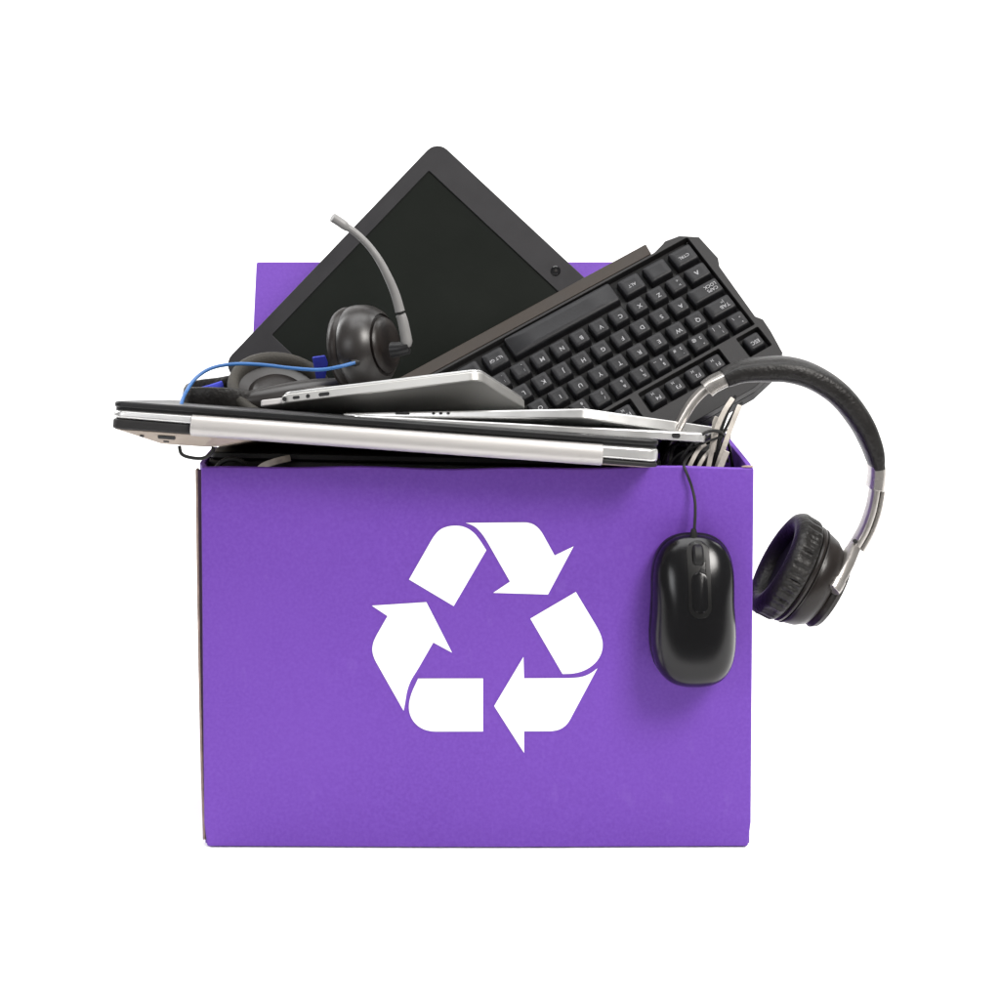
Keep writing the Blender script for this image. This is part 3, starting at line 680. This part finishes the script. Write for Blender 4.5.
bm = bmesh.new(); pr_ = [(0, -.0036), (.008, -.0036), (.0092, -.0022), (.0092, .0022), (.008, .0036), (0, .0036)]
lathe(bm, pr_, Matrix.Translation((ox, px2(0, 556)[1], wz - .0064)) @ Matrix.Rotation(R_(90), 4, 'Y'), 36)
obj('scroll_wheel', bm, BLACKR, Mo, angle=40)
bm = bmesh.new(); lathe(bm, [(0, 0), (.0030, 0), (.0026, .004), (.0018, .0075), (0, .0075)], axis_frame(Vector((0, HL - .0035, .007)), (0, 1, 0)), 14); obj('strain_relief', bm, BLACKR, Mo)
bm = bmesh.new()
tube(bm, [P(693.8, 540, -.0125), P(694.2, 531, -.0125), P(695.2, 515, -.010), P(694.8, 500, -.007), P(691.5, 486, -.004), P(687, 474, -.0035), P(684.6, 468, -.001), P(684, 464.2, .004), P(687, 458, .016), P(696, 448, .03), P(708, 437, .042), P(720, 431, .05), P(729, 431, .056), P(728, 440, .062), P(716, 452, .066), P(700, 470, .07)], .00105, 7, 8)
obj('cable', bm, BLACKR, Mo, world=True)

# ------------------------------------------------------------------ loose cables at the right
def flat_cable(pts, wd, th, label, hint=(1, .35, .35)):
    bm = bmesh.new(); sweep(bm, spline(pts, 6), lambda t: [(-wd, -th), (wd, -th), (wd, th), (-wd, th)], hint)
    o = obj('flat_cable', bm, RIBBON, None, bevel=.0006, angle=50); tag(o, label, 'cable', 'pale flat cables in the right corner'); return o
fw_ = (.3, 1, -.1)
flat_cable([P(706, 480, .026), P(709, 464, .026), P(713, 446, .027), P(716.5, 430, .028), P(724, 412, .03), P(733, 398, .033)], .0018, .0007, 'tallest pale flat cable standing in the right corner, bent at its middle', fw_)
flat_cable([P(713, 480, .030), P(718, 464, .030), P(724, 447, .030), P(730, 430, .031), P(735, 417, .033), P(740, 405, .036)], .0018, .0008, 'pale flat cable on the right of the taller one', fw_)
flat_cable([P(717, 476, .021), P(722, 463, .021), P(727, 451, .021)], .0022, .0009, 'short broad pale flat cable end just above the front rim', fw_)
flat_cable([P(688, 470, .022), P(692, 461, .023), P(699, 449, .027), P(706, 444, .03)], .0016, .0008, 'pale flat cable end leaning left, half hidden behind the mouse cable', fw_)
flat_cable([P(697, 470, .028), P(703, 459, .03), P(711, 450, .034)], .0015, .0008, 'lowest pale flat cable stub between its neighbours', fw_)
flat_cable([P(712, 452, .036), P(714.5, 436, .037), P(715.5, 424, .037), P(718, 417, .038)], .0024, .0008, 'pale flat cable behind the tallest one', fw_)
def wire(pts, r, label, group='loose black wires in the box'):
    bm = bmesh.new(); tube(bm, pts, r, 7, 8); o = obj('wire', bm, BLACKR); tag(o, label, 'wire', group); return o
wire([P(736, 396, .05), P(726, 416, .045), P(718, 440, .04), P(710, 462, .036), P(706, 480, .036)], .0014, 'black wire running up between two pale flat cables')
wire([P(742, 403, .045), P(736, 409, .04), P(728, 424, .036), P(719, 444, .034), P(713, 470, .034)], .0011, 'thin black wire lying along the right pale flat cable')
wire([P(733, 470, .06), P(729, 446, .05), P(722, 433, .03), P(710, 431, .02), P(699, 437, .018), P(688, 449, .018), P(680, 462, .02), P(676, 480, .03)], .0012, 'black wire looping over the pale cables down to the rim')
wire([P(672, 480, .03), P(670, 462, .03), P(674, 447, .034), P(684, 441, .04), P(694, 446, .045), P(696, 462, .048), P(690, 480, .05)], .0014, 'coiled black wire beside the right end of the front laptop')
wire([P(662, 478, .04), P(664, 460, .04), P(671, 447, .044), P(681, 445, .05), P(690, 452, .055), P(688, 476, .06)], .0014, 'second coiled black wire behind the first one')
FJ = frame(P(206, 463, .024) + Vector((0, 0, -.010)), (1, 0, -.02), (0, 1, -.10))
J = empty('laptop', FJ, 'black slab added deep in the box to darken it under the front laptop', 'laptop')  # invented black slab, keeps the opening under the front laptop dark
bm = bmesh.new(); prism(bm, rrect(0, .33, 0, .22, .01), 0, .012); obj('base', bm, BLACKM, J, bevel=.0015)
bm = bmesh.new(); prism(bm, rrect(.001, .329, .001, .219, .01), .0126, .018); obj('lid', bm, BLACKP, J, bevel=.0015)
wire([P(688, 474, .05), P(693, 458, .046), P(703, 446, .042), P(715, 441, .04), P(724, 447, .044), P(728, 462, .05)], .0010, 'thin black wire arching low behind the pale flat cables')
wire([P(664, 470, .026), P(678, 455, .022), P(694, 447, .02), P(709, 441, .022), P(722, 436, .03)], .0009, 'thinnest black wire slanting from the front laptop to the pale cables')
AD = empty('added_filler', frame(P(664, 452, .085), (1, 0, -.03), (.03, 1, 0)), 'black block added to darken the corner behind the loose cables', 'filler block')  # invented black block, hides the purple inside so the corner stays dark
bm = bmesh.new(); prism(bm, rrect(0, .044, 0, .030, .004), -.11, .004); obj('case', bm, BLACKM, AD, bevel=.003, seg=3)
bm = bmesh.new(); tube(bm, [Vector(q) for q in ((.022, .015, .002), (.022, .014, .012), (.030, .006, .016), (.040, -.004, .008), (.044, -.008, -.01), (.044, -.006, -.06))], .0016, 6, 8); obj('cable', bm, BLACKR, AD)
# dim contents seen under the laptop on the left
wire([P(212, 476, .010), P(221, 463, .009), P(232, 459, .009), P(243, 463, .010), P(247, 476, .014)], .0022, 'thick black wire arching in the dark left corner of the box', 'loose black wires in the box')
o = flat_cable([P(252, 478, .008), P(262, 467, .0075), P(274, 462, .009), P(290, 458, .02)], .0024, .001, 'dim pale flat cable in the shade under the front laptop', fw_)
